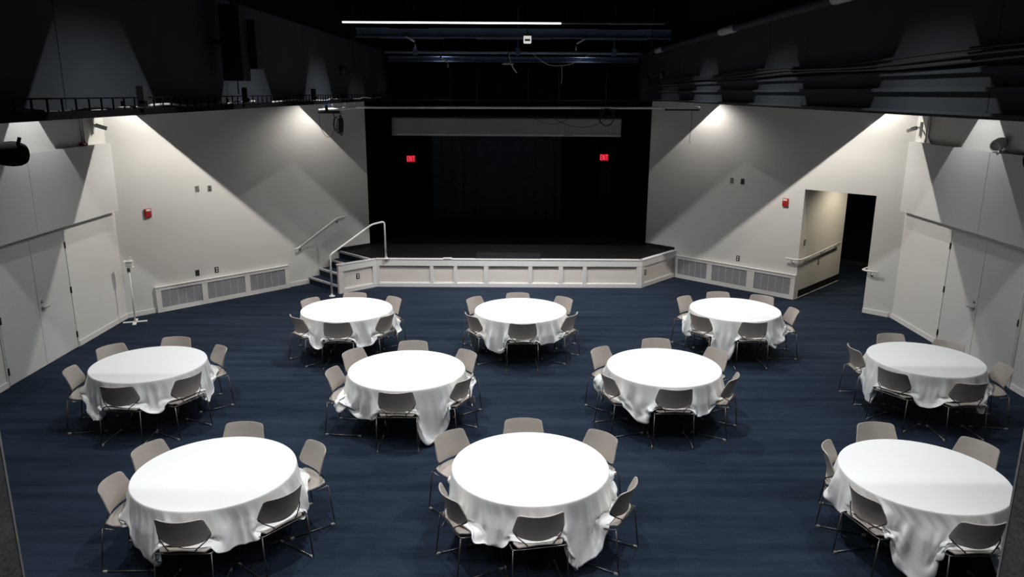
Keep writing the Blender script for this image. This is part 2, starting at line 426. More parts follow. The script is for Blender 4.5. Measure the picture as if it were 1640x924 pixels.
# floor-mounted handrail by the steps
hr = thing('stair_handrail', 'white pipe handrail standing between the steps and the stage front', 'handrail', (-3.92, 16.12, 0))
q = lambda x, y, z: (x+3.92, y-16.12, z)
MB().tube(round_path([q(-3.92, 16.12, .01), q(-3.91, 16.12, .92), q(-3.12, 16.80, 1.47), q(-2.87, 16.98, 1.51), q(-2.86, 16.99, STZ+.01)], .07, 5), .021, 12).build('rail', M['rail'], hr, True)
for (x, y, z) in ((-3.92, 16.12, 0), (-2.86, 17.0, STZ+.003)):
    MB().lathe([(.065, 0), (.065, .012), (.03, .02), (.024, .05)], q(x, y, z), 20).build('base_flange', M['rail'], hr)
def wall_rail(name, label, pts, brackets, loc, rz=0):
    t = thing(name, label, 'handrail', loc, rz)
    MB().tube(round_path(pts, .06, 4), .019, 10).build('rail', M['rail'], t, True)
    for (p, w) in brackets:
        MB().tube(round_path([p, (p[0], p[1], p[2]-.06), w], .03, 3), .008, 6).tube([w, tuple(Vector(w)+(Vector(w)-Vector((p[0], p[1], w[2]))).normalized()*.006)], .028, 12).build('bracket', M['steel'], t, True)
    return t
wall_rail('wall_handrail', 'sloping white handrail on the left slanting wall above the steps',
          [(0, -.08, 0), (.10, -.08, .03), (1.14, -.08, .585), (1.40, -.08, .615)],
          [((.17, -.08, .055), (.17, -.004, -.03)), ((1.18, -.08, .57), (1.18, -.004, .49))], on_left(3.68, .86), LROT)
# corridor rails
o_ = rp(OP0+OPW)
def hl(s, d, z):   # s along the wall to the right (RU), d into the room, local to rail origin
    return (s, -d, z)
wall_rail('wall_handrail', 'white handrail wrapping the left corner of the corridor opening',
          [(-.24, -.09, .0), (.0, -.09, .0), (.07, -.03, .0), (.08, .3, .01), (.08, 2.1, .10)],
          [((-.10, -.09, 0), (-.10, -.004, -.10)), ((.08, .35, .01), (.004, .35, -.09)), ((.08, 1.2, .055), (.004, 1.2, -.04)), ((.08, 2.0, .095), (.004, 2.0, 0))],
          (o_.x, o_.y, .89), RROT)
o2 = rp(OP0)
wall_rail('wall_handrail', 'short white handrail at the right edge of the corridor opening',
          [(.24, -.09, 0), (-.0, -.09, 0), (-.08, -.05, 0), (-.08, .20, 0), (-.05, .45, 0)],
          [((.10, -.09, 0), (.10, -.004, -.10)), ((-.06, .30, 0), (.30, .30, -.06))], (o2.x, o2.y, .89), RROT)

# ------------------------------------------------------------------ doors
dn = [0]
def door_leaf(X, sgn, y0, y1, hinge_y, side, handle_y=None, lock=False):
    """slab in a side wall; local origin at its foot"""
    dn[0] += 1
    d = MB().box((X+sgn*.001, y0+.004, .012), (X+sgn*.016, y1-.004, 2.045), .002).build('door_%d' % dn[0], M['door']); struct(d)
    for z in (.235, 1.025, 1.80):
        s = 1 if hinge_y > (y0+y1)/2 else -1
        MB().tube([(X+sgn*.026, hinge_y, z-.055), (X+sgn*.026, hinge_y, z+.055)], .011, 8).box((X+sgn*.012, hinge_y-.02, z-.05), (X+sgn*.02, hinge_y+.02, z+.05)).build('hinge', M['bronze'], d)
    if handle_y:
        s = 1 if hinge_y > handle_y else -1
        mb = MB(); mb.lathe([(.028, 0), (.028, .02), (.012, .026)], (X+sgn*.016, handle_y, .94), 16, 'X') if sgn > 0 else mb.lathe([(.028, 0), (.028, -.02), (.012, -.026)], (X+sgn*.016, handle_y, .94), 16, 'X')
        mb.tube(round_path([(X+sgn*.03, handle_y, .94), (X+sgn*.065, handle_y, .94), (X+sgn*.065, handle_y+s*.12, .94)], .02, 3), .009, 8)
        mb.build('door_handle', M['steel'], d, True)
        mb = MB(); k = sgn*1.0
        mb.lathe([(.024, 0), (.024, k*.016), (.014, k*.02)], (X+sgn*.016, handle_y, 1.045), 16, 'X'); mb.build('lock_cylinder', M['steel'], d)
    return d
door_leaf(XL, 1, 10.755, 11.70, 10.765, 'l')
door_leaf(XL, 1, 11.70, 12.62, 12.62, 'l', 11.79)
door_leaf(XR, -1, 10.99, 12.04, 10.99, 'r', )
door_leaf(XR, -1, 12.04, 13.03, 13.03, 'r', 12.0+.12)
for n, X, s, a, b in (('trim_9', XL, 1, 10.735, 12.64), ('trim_10', XR, -1, 10.97, 13.05)):
    mb = MB()
    for y in (a, b): mb.box((X, y-.02, 0), (X+s*.022, y+.004, 2.07), .003)
    mb.box((X, a-.02, 2.05), (X+s*.022, b+.004, 2.07), .003); struct(mb.build(n, M['door']))

# ------------------------------------------------------------------ vent cabinets along the slanting walls
def vents(label, loc, rz, L, H, panes):
    t = thing('vent_cabinet', label, 'air grille', loc, rz)
    D = .06
    mb = MB(); mb.box((0, -D+.03, 0), (L, -.001, H))
    mb.build('cabinet_body', M['trim'], t)
    mb = MB(); mb.box((-.004, -D, H-.075), (L+.004, -.001, H)); mb.box((0, -D, 0), (L, -D+.03, .085)); mb.box((-.006, -D-.012, H-.012), (L+.006, -.001, H+.006), .003)
    e = [0]+[v for p in panes for v in p]+[L]
    for a, b in zip(e[::2], e[1::2]): mb.box((a, -D, .08), (b, -D+.03, H-.07))
    mb.build('face_frame', M['trim'], t)
    for a, b in panes:
        g = MB().box((a+.004, -D+.014, .09), (b-.004, -D+.022, H-.08)).build('grille', M['grille'], t)
        mb = MB(); n = 5
        for k in range(1, n):
            x = a+(b-a)*k/n; mb.box((x-.004, -D+.010, .09), (x+.004, -D+.015, H-.08))
        mb.build('grille_bar', M['panel'], g)
    return t
vents('long white vent cabinet with three grey grilles, left slanting wall', on_left(.57, 0, 0), LROT, 2.94, .52,
      [(.10, .93), (1.05, 1.88), (2.00, 2.84)])
# right: from the stage flank towards the opening
uR = (RC-Vector((3.97, 18.17))).length
vents('long white vent cabinet with three grey grilles, right slanting wall', on_right(uR, 0, 0), RROT, uR-1.94, .54,
      [(.09, .87), (1.00, 1.88), (2.06, uR-1.94-.10)])

# ------------------------------------------------------------------ wall plates, alarms
def plate(name, label, loc, rz, kind='outlet', group=None, cat='outlet', tilt=None):
    t = thing(name, label, cat, loc, rz, group)
    base, ins = {'outlet': ('outlet_d', 'outlet_w'), 'grey': ('outlet_g', 'outlet_g'), 'dark': ('outlet_d', 'outlet_d'), 'white': ('trim', 'outlet_w'), 'mix': ('outlet_g', 'outlet_d')}[kind]
    MB().box((-.042, -.007, -.062), (.042, -.0005, .062), .003).build('cover_plate', M[base], t)
    for z in (-.026, .026): MB().box((-.017, -.011, z-.017), (.017, -.006, z+.017), .004).build('socket', M[ins], t)
    return t
plate('wall_plate', 'grey blank plate high on the left slanting wall', on_left(1.62, 2.39), LROT, 'grey', cat='wall plate')
plate('wall_plate', 'dark plate high on the left slanting wall, nearer the stage', on_left(1.88, 2.38), LROT, 'mix', cat='wall plate')
plate('wall_plate', 'dark grey plate high on the right slanting wall, nearer the stage', on_right(3.63, 2.44), RROT, 'grey', cat='wall plate')
plate('wall_plate', 'black plate high on the right slanting wall, nearer the fire alarm', on_right(3.37, 2.44), RROT, 'dark', cat='wall plate')
plate('wall_outlet', 'dark blank plate above the left vent cabinet', on_left(1.46, .67), LROT, 'dark')
plate('wall_outlet', 'black power outlet with white sockets above the left vent cabinet', on_left(1.87, .67), LROT, 'outlet')
plate('wall_outlet', 'black power outlet above the right vent cabinet', on_right(3.33, .70), RROT, 'outlet')
pc = cA + HN*.25; plate('wall_outlet', 'narrow dark plate inside the corridor above the handrail', (pc.x, pc.y, 1.22), RROT+PI/2, 'outlet')
pc = cA + HN*1.12; plate('wall_outlet', 'narrow dark outlet inside the corridor below the handrail', (pc.x, pc.y, .66), RROT+PI/2, 'outlet')
# stage flank outlets
def flank(A, B, s, z, d=-.028):
    A = Vector(A); B = Vector(B); u = (B-A).normalized(); n = Vector((u.y, -u.x)); p = A+u*s+n*d
    return (p.x, p.y, z), math.atan2(u.y, u.x)
l, a = flank(SE, FL, .50, .32); plate('stage_outlet', 'black outlet on the stage flank beside the steps', l, a, 'outlet')
l, a = flank(FR, RWp, .20, .33); plate('stage_outlet', 'black outlet on the right stage flank', l, a, 'outlet')
l, a = flank(FR, RWp, .85, .40); plate('stage_outlet', 'white outlet on the right stage flank, middle one', l, a, 'white')
l, a = flank(FR, RWp, 1.20, .40); plate('stage_outlet', 'white outlet on the right stage flank next to the wall', l, a, 'white')

def alarm(label, loc, rz):
    t = thing('fire_alarm', label, 'fire alarm', loc, rz)
    MB().box((-.062, -.05, -.085), (.062, -.0005, .085), .008).build('housing', M['red'], t)
    MB().box((-.045, -.064, .035), (.045, -.048, .072), .006).build('strobe_lens', M['outlet_w'], t)
    MB().box((-.045, -.056, -.07), (.045, -.049, .02), .003).build('sounder_grille', M['red'], t)
alarm('red fire alarm box with a white strobe on the left slanting wall', on_left(.60, 2.01), LROT)
alarm('red fire alarm box with a white strobe left of the corridor opening', on_right(2.33, 2.08), RROT)

# ------------------------------------------------------------------ wall cameras, conduits, sensors
def wall_camera(label, loc, rz, flip=1):
    t = thing('security_camera', label, 'security camera', loc, rz)
    MB().box((-.03, -.05, -.16), (.03, 0, .10), .006).build('mount_box', M['panel'], t)
    MB().tube([(0, -.05, 0), (flip*.06, -.14, 0), (flip*.09, -.18, -.02)], .014, 8).build('arm', M['lampw'], t, True)
    b = MB(Matrix.Translation((flip*.10, -.23, -.03)) @ Matrix.Rotation(-flip*.7, 4, 'Z') @ Matrix.Rotation(.35, 4, 'X'))
    b.box((-.045, -.09, -.035), (.045, .09, .035), .01); b.build('camera_body', M['lampw'], t)
    b = MB(Matrix.Translation((flip*.10, -.23, -.03)) @ Matrix.Rotation(-flip*.7, 4, 'Z') @ Matrix.Rotation(.35, 4, 'X'))
    b.lathe([(.024, -.094), (.024, -.088)], (0, 0, 0), 16, 'Y'); b.build('lens', M['outlet_d'], t)
wall_camera('white security camera on the left wall under the dark bulkhead', (XL, 13.95, 3.72), PI/2, -1)
wall_camera('white security camera on the right wall under the dark bulkhead', (XR, 14.55, 3.74), -PI/2, 1)
def conduit(label, X, s, ys, z0, bend=False, red=False):
    t = thing('wall_conduit', label, 'conduit', (X, ys[0], z0))
    for y in ys:
        pts = [(s*.03, y-ys[0], 4.74-z0), (s*.03, y-ys[0], .0)]
        if bend and y == ys[-1]: pts = [(s*.03, y-ys[0], 4.74-z0), (s*.03, y-ys[0], .09), (s*.03, y-ys[0]-.14, .012)]
        MB().tube(round_path(pts, .08, 4), .013, 8).build('pipe', M['steel'], t, True)
    if red: MB().box((.0, -.06, -.0), (s*.07, .10, .04), .006).build('red_cap', M['red'], t)
    return t
conduit('pair of slim conduits with a red end running down the left wall', XL, 1, [13.55, 13.62], 3.385, red=True)
conduit('bent pair of slim conduits running down the right wall', XR, -1, [14.30, 14.22], 3.475, bend=True)
t = thing('dome_speaker', 'white round-hooded camera sitting on the right wall panel ledge', 'security camera', (XR-.1, 12.0, 3.475), -PI/2)
MB().box((-.10, -.05, 0), (.10, .09, .02), .004).build('base_plate', M['lampw'], t)
MB().tube([(0, .02, .02), (0, .02, .07)], .03, 10).build('neck', M['lampw'], t, True)
b = MB(Matrix.Translation((0, -.01, .12)) @ Matrix.Rotation(.45, 4, 'Z') @ Matrix.Rotation(.35, 4, 'X'))
b.lathe([(.02, .13), (.07, .11), (.09, .05), (.092, -.06), (.085, -.10), (.07, -.10), (.07, -.06)], (0, 0, 0), 20, 'Y'); b.build('hood', M['lampw'], t, True)
b = MB(Matrix.Translation((0, -.01, .12)) @ Matrix.Rotation(.45, 4, 'Z') @ Matrix.Rotation(.35, 4, 'X'))
b.lathe([(.066, -.07), (.05, -.085), (.02, -.09)], (0, 0, 0), 20, 'Y'); b.build('lens', M['outlet_g'], t, True)
for lb, l, a in (('tiny dark sensor by the corner of the left wall panel', (XL+.09, 14.28, 3.04), PI/2), ('tiny pale sensor by the corner of the right wall panel', (XR-.09, 14.6, 2.54), -PI/2)):
    t = thing('wall_sensor', lb, 'sensor', l, a)
    MB().box((-.02, -.03, -.03), (.02, 0, .03), .005).build('body', M['lampw'], t); MB().lathe([(.010, -.034), (.010, -.028)], (0, 0, 0), 12, 'Y').build('lens', M['outlet_d'], t)

# ------------------------------------------------------------------ hand sanitiser stand
t = thing('sanitiser_stand', 'thin white pole stand with a cross foot by the left wall corner', 'stand', (-7.24, 14.10, 0), .35)
for a in (0, PI/2, PI, 3*PI/2):
    MB(Matrix.Rotation(a, 4, 'Z')).box((0, -.032, 0), (.21, .032, .018), .004).build('foot', M['lampw'], t)
MB().tube([(0, 0, .015), (0, 0, 1.0)], .013, 10).build('pole', M['lampw'], t, True)
MB().box((-.035, -.01, .98), (.02, .02, 1.12), .003).build('bracket', M['steel'], t)
b = MB().box((-.045, -.05, 1.10), (.07, .04, 1.20), .008).build('dispenser_box', M['lampw'], t)
MB().box((-.075, -.07, 1.195), (.085, .055, 1.207), .003).build('lid', M['lampw'], b)
MB().box((-.05, -.06, 1.08), (.085, .05, 1.092), .003).build('drip_tray', M['lampw'], t)
MB().tube([(.04+.028*math.cos(k*PI/8), 0, 1.25+.028*math.sin(k*PI/8)) for k in range(16)], .008, 6, True).tube([(.04, 0, 1.205), (.04, 0, 1.225)], .012, 8).build('ring_top', M['lampw'], t, True)

# ------------------------------------------------------------------ proscenium dressing
t = thing('projection_screen', 'wide grey fabric screen strip hanging across the top of the stage', 'screen', (-.16, 19.1, 3.30))
P = []
for j in range(9):
    z = .42*j/8
    P.append([(x, .012*math.sin(x*3.1+z*6)+.008*math.sin(x*7.3-z*9), z) for x in [(-2.8+5.6*i/90) for i in range(91)]])
solid(MB().grid(P).build('fabric', M['screen'], t, True), .003)
MB().box((-2.8, -.018, -.012), (2.8, .018, .035), .004).build('hem_bar', M['panel'], t)
MB().tube([(-2.8, 0, .45), (2.8, 0, .45)], .035, 12).build('roller', M['black_paint'], t, True)
for x in (-2.0, 2.0): MB().tube([(x, 0, .48), (x, 0, 1.5)], .006, 6).build('hanger_wire', M['cable'], t)

def curtain(label, x0, x1, y, z0, z1, folds, amp, m, tx=None):
    t = thing('stage_curtain', label, 'curtain', ((x0+x1)/2, y, z0)); xc = (x0+x1)/2
    n = int((x1-x0)*60); P = []
    for j in range(7):
        z = (z1-z0)*j/6; row = []
        for i in range(n+1):
            x = x0+(x1-x0)*i/n; f = (x-x0)/(x1-x0)
            a = amp*(1+2.2*max(0, (f-.78)/.22)+.8*max(0, (.1-f)/.1)); row.append((x-xc, a*math.sin(folds*x*2*PI)+.4*a*math.sin(folds*x*5.1+1), z))
        P.append(row)
    solid(MB().grid(P).build('fabric', m, t, True), .006)
    MB().tube([(x0-xc, 0, z1-z0+.03), (x1-xc, 0, z1-z0+.03)], .02, 8).build('track', M['black_paint'], t)
    return t
curtain('dark navy curtain hanging at the middle back of the stage', -2.36, 1.42, 22.5, .66, 3.6, 3.2, .022, M['curtain'])
for lb, x0, x1, y in (('black masking curtain left of the navy curtain', -3.55, -2.42, 22.3), ('black masking curtain right of the navy curtain', 1.48, 3.5, 22.3)):
    curtain(lb, x0, x1, y, .66, 4.2, 2.5, .04, M['black'])

def exit_sign(label, loc, rz):
    t = thing('exit_sign', label, 'exit sign', loc, rz)
    MB().box((-.15, -.03, -.105), (.15, 0, .105), .005).build('housing', M['black_paint'], t)
    MB().tube([(0, -.015, .10), (0, -.015, 4.81-loc[2])], .01, 6).build('hanger', M['black_paint'], t)
    f = MB().box((-.115, -.034, -.088), (.115, -.029, .088)).build('face', M['exit_red'], t)
    mb = MB(); w = .042; th = .011; h = .062
    def bar(x0, z0, x1, z1): 
        d = Vector((x1-x0, 0, z1-z0)); n = Vector((-d.z, 0, d.x)).normalized()*th/2
        c = [Vector((x0, 0, z0))+n, Vector((x1, 0, z1))+n, Vector((x1, 0, z1))-n, Vector((x0, 0, z0))-n]
        A = [mb.v((p.x, -.035, p.z)) for p in c]; B = [mb.v((p.x, -.038, p.z)) for p in c]
        mb.bm.faces.new(A); mb.bm.faces.new(B[::-1])
        for k in range(4): mb.bm.faces.new((A[k], B[k], B[(k+1) % 4], A[(k+1) % 4]))
    x = -.098
    bar(x, -h, x, h); bar(x, h, x+w, h); bar(x, 0, x+w*.85, 0); bar(x, -h, x+w, -h)          # E
    x = -.045; bar(x, -h, x+w, h); bar(x, h, x+w, -h)                                        # X
    x = .018; bar(x, -h, x, h)                                                                # I
    x = .045; bar(x, h, x+w+.01, h); bar(x+(w+.01)/2, h, x+(w+.01)/2, -h)                     # T
    mb.build('lettering', M['exit_let'], t)
exit_sign('small red lit EXIT sign at the left of the stage', (-2.78, 21.1, 2.56), .28)
exit_sign('small red lit EXIT sign at the right of the stage', (2.50, 21.2, 2.62), -.12)
MB_ = MB().box((-.75, -.38, 0), (.75, .30, .012), .003).build('stage_mat', M['black_paint']); MB_.location = (-.09, 17.45, STZ); tag(MB_, 'dark grey mat lying flat on the stage floor near the front edge', 'mat')
t = thing('remote_box', 'small white flat box lying on the front edge of the stage', 'box', (-1.47, 17.02, STZ+.004))
MB().box((-.10, -.03, 0), (.10, .05, .022), .004).build('body', M['lampw'], t); MB().box((-.07, -.033, .006), (.07, -.028, .016)).build('front_slot', M['outlet_g'], t)
t = thing('equipment_cabinet', 'dim dark door-like cabinet at the right of the stage', 'cabinet', (2.62, 22.15, STZ))
MB().box((-.14, -.12, 0), (.22, .10, 2.0-.25), .006).build('body', M['black_paint'], t); MB().box((-.10, -.128, .9), (.16, -.118, 1.55), .004).build('panel', M['fascia'], t)

# batten across the stage front with clips and cables
t = thing('lighting_batten', 'long pale pipe hanging across the front of the stage', 'pipe', (0, 17.0, 4.02))
MB().tube([(-3.45, 0, -.03), (4.05, 0, .0)], .024, 10).build('pipe', M['lampw'], t, True)
MB().tube([(-4.20, 0, -.10), (-3.40, 0, -.035)], .035, 10).build('pipe_end', M['lampw'], t, True)
MB().box((-4.22, -.03, -.16), (-3.75, .02, -.10), .005).build('connector_strip', M['cable'], t)
for x in (-3.9, -3.62, -3.42, 3.35, 3.62, 3.88): MB().box((x-.012, -.02, .0), (x+.012, .02, .12), .004).build('clip', M['lampw'], t)
MB().box((3.28, -.05, -.055), (4.02, .02, -.015), .004).build('connector_strip', M['cable'], t)
MB().box((3.30, -.055, -.02), (4.0, -.0, .035), .006).build('wireway', M['panel'], t)
for x in (-1.35, -.78, .32, .98, 2.0): MB().tube([(x, 0, .0), (x, 0, .8)], .013, 6).build('hanger', M['black_paint'], t)
mb = MB().tube([(-3.0, 0, .13), (3.3, 0, .15)], .012, 8); mb.build('upper_rail', M['black_paint'], t)
def cable(name, label, pts, r=.006, m='cable', cat='cable', loc=None):
    loc = loc or pts[0]; t_ = MB().tube([tuple(Vector(p)-Vector(loc)) for p in smooth_pts(pts)], r, 6).build(name, M[m], None, True)
    t_.location = loc; return tag(t_, label, cat)
def smooth_pts(p, n=6):
    p = [Vector(q) for q in p]; out = []
    for i in range(len(p)-1):
        a = p[max(i-1, 0)]; b = p[i]; c = p[i+1]; d = p[min(i+2, len(p)-1)]
        for k in range(n):
            t_ = k/n; out.append(.5*((2*b)+(-a+c)*t_+(2*a-5*b+4*c-d)*t_*t_+(-a+3*b-3*c+d)*t_**3))
    out.append(p[-1]); return out
Yb = 16.95
cable('cable_loop', 'thin black cable sagging before the grey screen strip, wider right-hand curve', [(.75, Yb, 3.98), (1.0, Yb, 3.72), (1.45, Yb, 3.60), (1.9, Yb, 3.70), (2.15, Yb, 3.9), (2.2, Yb, 4.0)])
cable('cable_loop', 'thin black cable sagging before the grey screen strip, shallower left curve', [(.2, Yb, 3.99), (.45, Yb, 3.78), (.85, Yb, 3.67), (1.2, Yb, 3.78), (1.45, Yb, 3.99)])
cable('coiled_cable', 'thick black cable coil hanging at the right end of the grey screen strip', [(1.90, Yb, 4.0), (1.86, Yb-.02, 3.8), (1.95, Yb-.02, 3.66), (2.10, Yb, 3.66), (2.18, Yb, 3.8), (2.14, Yb, 3.95), (1.98, Yb+.01, 3.99), (1.91, Yb+.01, 3.85), (1.88, Yb+.02, 3.70)], .013)
cable('hanging_cable', 'black cable hanging straight down from the right end of the stage pipe', [(3.85, Yb, 4.0), (3.86, Yb, 3.7), (3.84, Yb, 3.35), (3.86, Yb, 3.28)], .005)
cable('hanging_cable', 'thin black cable looping down from the left end of the stage pipe', [(-4.18, Yb, 3.9), (-4.18, Yb, 3.6), (-4.05, Yb, 3.37), (-3.92, Yb, 3.40), (-3.9, Yb, 3.5), (-3.78, Yb, 3.62)], .005)
t = thing('coiled_cable', 'tangle of coiled black cables under the left end of the stage pipe', 'cable', (-3.78, 16.93, 3.55)); 
for k, (dx, rx, rz_, c) in enumerate(((0, .09, .19, .08), (.03, .07, .16, .05), (-.05, .06, .14, .1), (.05, .05, .21, .06))):
    MB().tube([(dx+rx*math.cos(a), .02*math.sin(3*a)+.01*k, c+rz_*math.sin(a)) for a in [2*PI*i/24 for i in range(24)]], .009, 6, True).build('coil', M['cable'], t, True)
MB().box((.02, -.03, -.08), (.09, .03, .22), .01).build('power_box', M['cable'], t)
MB().tube([(-.08, 0, .25), (-.10, 0, .36)], .012, 6).tube([(.06, 0, .24), (.07, 0, .34)], .008, 6).build('tie', M['cable'], t)
t = thing('cable_connector', 'small blue connector above the left end of the stage pipe', 'connector', (-4.02, 16.95, 4.0))
MB().lathe([(.022, -.04), (.028, -.02), (.028, .03), (.015, .05)], (0, 0, .05), 12, 'X').build('body', M['blue'], t, True)
MB().tube([(-.08, 0, .05), (-.04, 0, .05)], .015, 8).build('collar', M['cable'], t); MB().box((-.03, -.02, -.1), (.03, .02, .025)).build('clamp', M['cable'], t)

# ------------------------------------------------------------------ left bulkhead cable tray, cables, brackets
t = thing('cable_tray', 'long black wire cable tray along the bottom of the left bulkhead', 'cable tray', (-2.86, 3.2, 4.155))
L = 15.3
MB().box((-.12, 0, -.012), (.0, L, .0)).box((0, 0, -.015), (.012, L, .035)).box((-.13, 0, 0), (-.118, L, .035)).build('tray_base', M['black'], t)
MB().tube([(.0, 0, .115), (.0, L, .115)], .006, 6).build('top_rail', M['black'], t)
mb = MB(); 
for k in range(96): mb.box((-.004, .16*k+.03-.005, .03), (.006, .16*k+.03+.005, .115))
r_ = mb.build('rungs', M['black'], t); r_['kind'] = 'stuff'
random.seed(4)
for k, (lb, y0, y1, m) in enumerate((('white cables lying in the left cable tray, nearest run', 5.2, 9.0, 'cablew'), ('black cables lying in the left cable tray, nearest run', 3.6, 7.2, 'cable'), ('pale cables lying in the left cable tray, farther run', 9.5, 17.5, 'cablew'))):
    pts = []; y = y0
    while y < y1: pts.append((-2.91+random.uniform(-.03, .03), y, 4.185+random.uniform(0, .035))); y += .45
    cable('tray_cable', lb, pts, .011, m)
def bracket(label, x, y, z, s=1):
    t = thing('tray_bracket', label, 'bracket', (x, y, z)); 
    MB().box((-.03, -.03, 0), (.03, .03, .16), .006).build('upright', M['cable'], t); MB().box((-.02, -.03, .02), (s*.05, .03, .05), .004).build('jaw', M['cable'], t)
bracket('black bracket on the left cable tray, nearest of three', -2.83, 6.02, 4.20)
bracket('black bracket on the left cable tray under the hanging speaker', -2.83, 8.35, 4.20)
bracket('black bracket on the left cable tray, farthest of three', -2.83, 11.2, 4.20)
t = thing('hanging_speaker', 'tall black column speaker hanging on the left dark bulkhead', 'speaker', (-2.78, 8.0, 4.42))
MB().box((-.10, -.12, .0), (.10, .12, .72), .01).build('cabinet', M['black_paint'], t)
MB().box((.0, .13, .12), (.17, .33, .60), .01).build('side_horn', M['black_paint'], t)
MB().tube([(0, 0, .72), (0, 0, 1.78)], .01, 6).tube([(.03, -.05, .72), (.03, -.05, 1.78)], .01, 6).build('hanger_rods', M['cable'], t)
MB().box((-.22, -.02, .35), (-.10, .02, .40)).build('wall_arm', M['black_paint'], t)
MB().tube([(0, 0, 0), (.0, 0, -.13)], .006, 6).build('drop_cable', M['cable'], t)
# stage lights clipped out on arms (dark), far left and far right bulkhead
def arm_light(label, x, y, z, s):
    t = thing('arm_spotlight', label, 'spotlight', (x, y, z))
    MB().tube([(0, 0, CEIL-z), (0, 0, .0)], .009, 6).build('drop_pipe', M['cable'], t)
    MB().tube([(0, 0, .02), (s*-.22, 0, .06)], .012, 6).build('arm', M['cable'], t)
    MB().tube([(s*-.20, -.02, .13), (s*-.20, -.02, -.02)], [.05, .035], 12).build('lamp_head', M['cable'], t, True)
arm_light('black spotlight on an arm against the left bulkhead, near the stage', -2.72, 13.6, 4.62, 1)
arm_light('black spotlight on an arm against the right bulkhead, near the stage', 2.50, 14.5, 4.60, -1)
arm_light('small black fixture on a drop pipe at the far end of the right bulkhead', 2.72, 17.2, 4.55, -1)

# right bulkhead: pipe near the top and slack cable bundle
t = MB().tube(smooth_pts([(0, 0, 0), (0, 6, 0), (0, 12.5, 0)]), .045, 10).build('duct_pipe', M['fascia'], None, True); t.location = (2.9, 5.8, 5.16)
tag(t, 'long dark pipe running along the top of the right bulkhead', 'pipe')
for k, y in enumerate((7.0, 10.9, 15.9)): MB().tube([(0, y-5.8-.35, 0), (0, y-5.8+.35, 0)], .055, 10).build('coupling', M['nosing'], t, True)
for k, (lb, dz, dx) in enumerate((('upper of the black cables strung along the right bulkhead', .03, .0), ('middle one of the black cables strung along the right bulkhead', .0, .02), ('lowest of the black cables strung along the right bulkhead', -.03, .01))):
    pts = [(2.93-dx, 4.0+.9*i, 4.56+dz+.012*math.sin(i*1.3+k)+(.0 if i > 3 else .02*(3-i)/3)) for i in range(15)]
    cable('wall_cable', lb, pts, .013)
t = cable('drop_wire', 'thin black wire dropping down the right bulkhead from its cable bundle', [(2.95, 9.25, 5.1), (2.95, 9.25, 4.9), (2.95, 9.25, 4.57)], .004)

# ------------------------------------------------------------------ high middle bay: beams, pipe, lit strip, small fittings
def beam(name, label, x0, x1, y, z, h, w, m='beam', cat='beam'):
    t = thing(name, label, cat, ((x0+x1)/2, y, z)); L = (x1-x0)/2
    MB().box((-L, -w/2, -h/2), (L, w/2, -h/2+.02)).box((-L, -w/2, h/2-.02), (L, w/2, h/2)).build('flange', M[m], t)
    MB().box((-L, -.012, -h/2+.02), (L, .012, h/2-.02)).build('web', M[m], t)
    return t
beam('ceiling_beam', 'dark blue steel beam across the ceiling, just below the bright strip', -2.88, 2.88, 14.75, 5.37, .17, .12)
beam('ceiling_beam', 'dark blue steel beam across the ceiling, farthest from the camera', -2.88, 2.88, 18.4, 5.06, .12, .10)
beam('ceiling_beam', 'near black beam crossing the ceiling, nearest the camera', -2.88, 2.88, 11.0, 5.62, .10, .10, 'black_paint')
t = thing('ceiling_pipe', 'blue-grey pipe across the ceiling between the two blue beams', 'pipe', (0, 17.9, 5.185)); MB().tube([(-2.88, 0, 0), (2.88, 0, 0)], .034, 10).build('pipe', M['bluepipe'], t, True)
for x in (-2.2, .1, 2.25): MB().box((x-.05, -.05, -.06), (x+.05, .05, .10), .006).tube([(x, 0, .08), (x, 0, 1.0)], .012, 6).build('clamp', M['beam'], t)
for nm, lb, y, z in (('ceiling_panel', 'dark blue flat panel between the ceiling beams', 16.6, 5.42),):
    t = MB().box((-2.85, -.6, 0), (2.85, .6, .03), .004).build(nm, M['beam']); t.location = (0, y, z); tag(t, lb, 'panel')
    for x in (-2, 2): MB().tube([(x, 0, .03), (x, 0, CEIL-z)], .01, 6).build('hanger', M['black_paint'], t)
t = thing('strip_light', 'long thin bright white light strip across the dark ceiling', 'light', (0, 11.8, 5.305))
MB().box((-2.5, -.02, -.010), (.69, .02, .010)).build('lit_strip', M['strip'], t)
MB().box((.695, -.02, -.008), (2.2, .02, .008), .002).build('unlit_strip', M['outlet_g'], t)
MB().box((-2.52, -.03, .011), (2.25, .03, .035)).build('housing', M['black_paint'], t)
for x in (-2.2, 0, 2.2): MB().tube([(x, 0, .04), (x, 0, CEIL-5.305)], .008, 6).build('hanger', M['black_paint'], t)
t = thing('pendant_fitting', 'small white boxy lamp hanging from the ceiling near the middle', 'light', (.235, 13.6, 5.20))
MB().box((-.065, -.05, -.07), (.065, .05, .06), .015).build('body', mat('pale_lit_enamel', (.85, .85, .8), .5, emit=(1, .97, .9), estr=.55), t)
MB().box((-.045, -.056, -.035), (.045, -.048, .0), .003).build('label_window', M['outlet_g'], t); MB().box((-.08, -.055, .05), (.08, .055, .09), .005).build('cap', M['fascia'], t)
MB().tube([(0, 0, .09), (0, 0, 1.0)], .01, 6).build('stem', M['black_paint'], t)
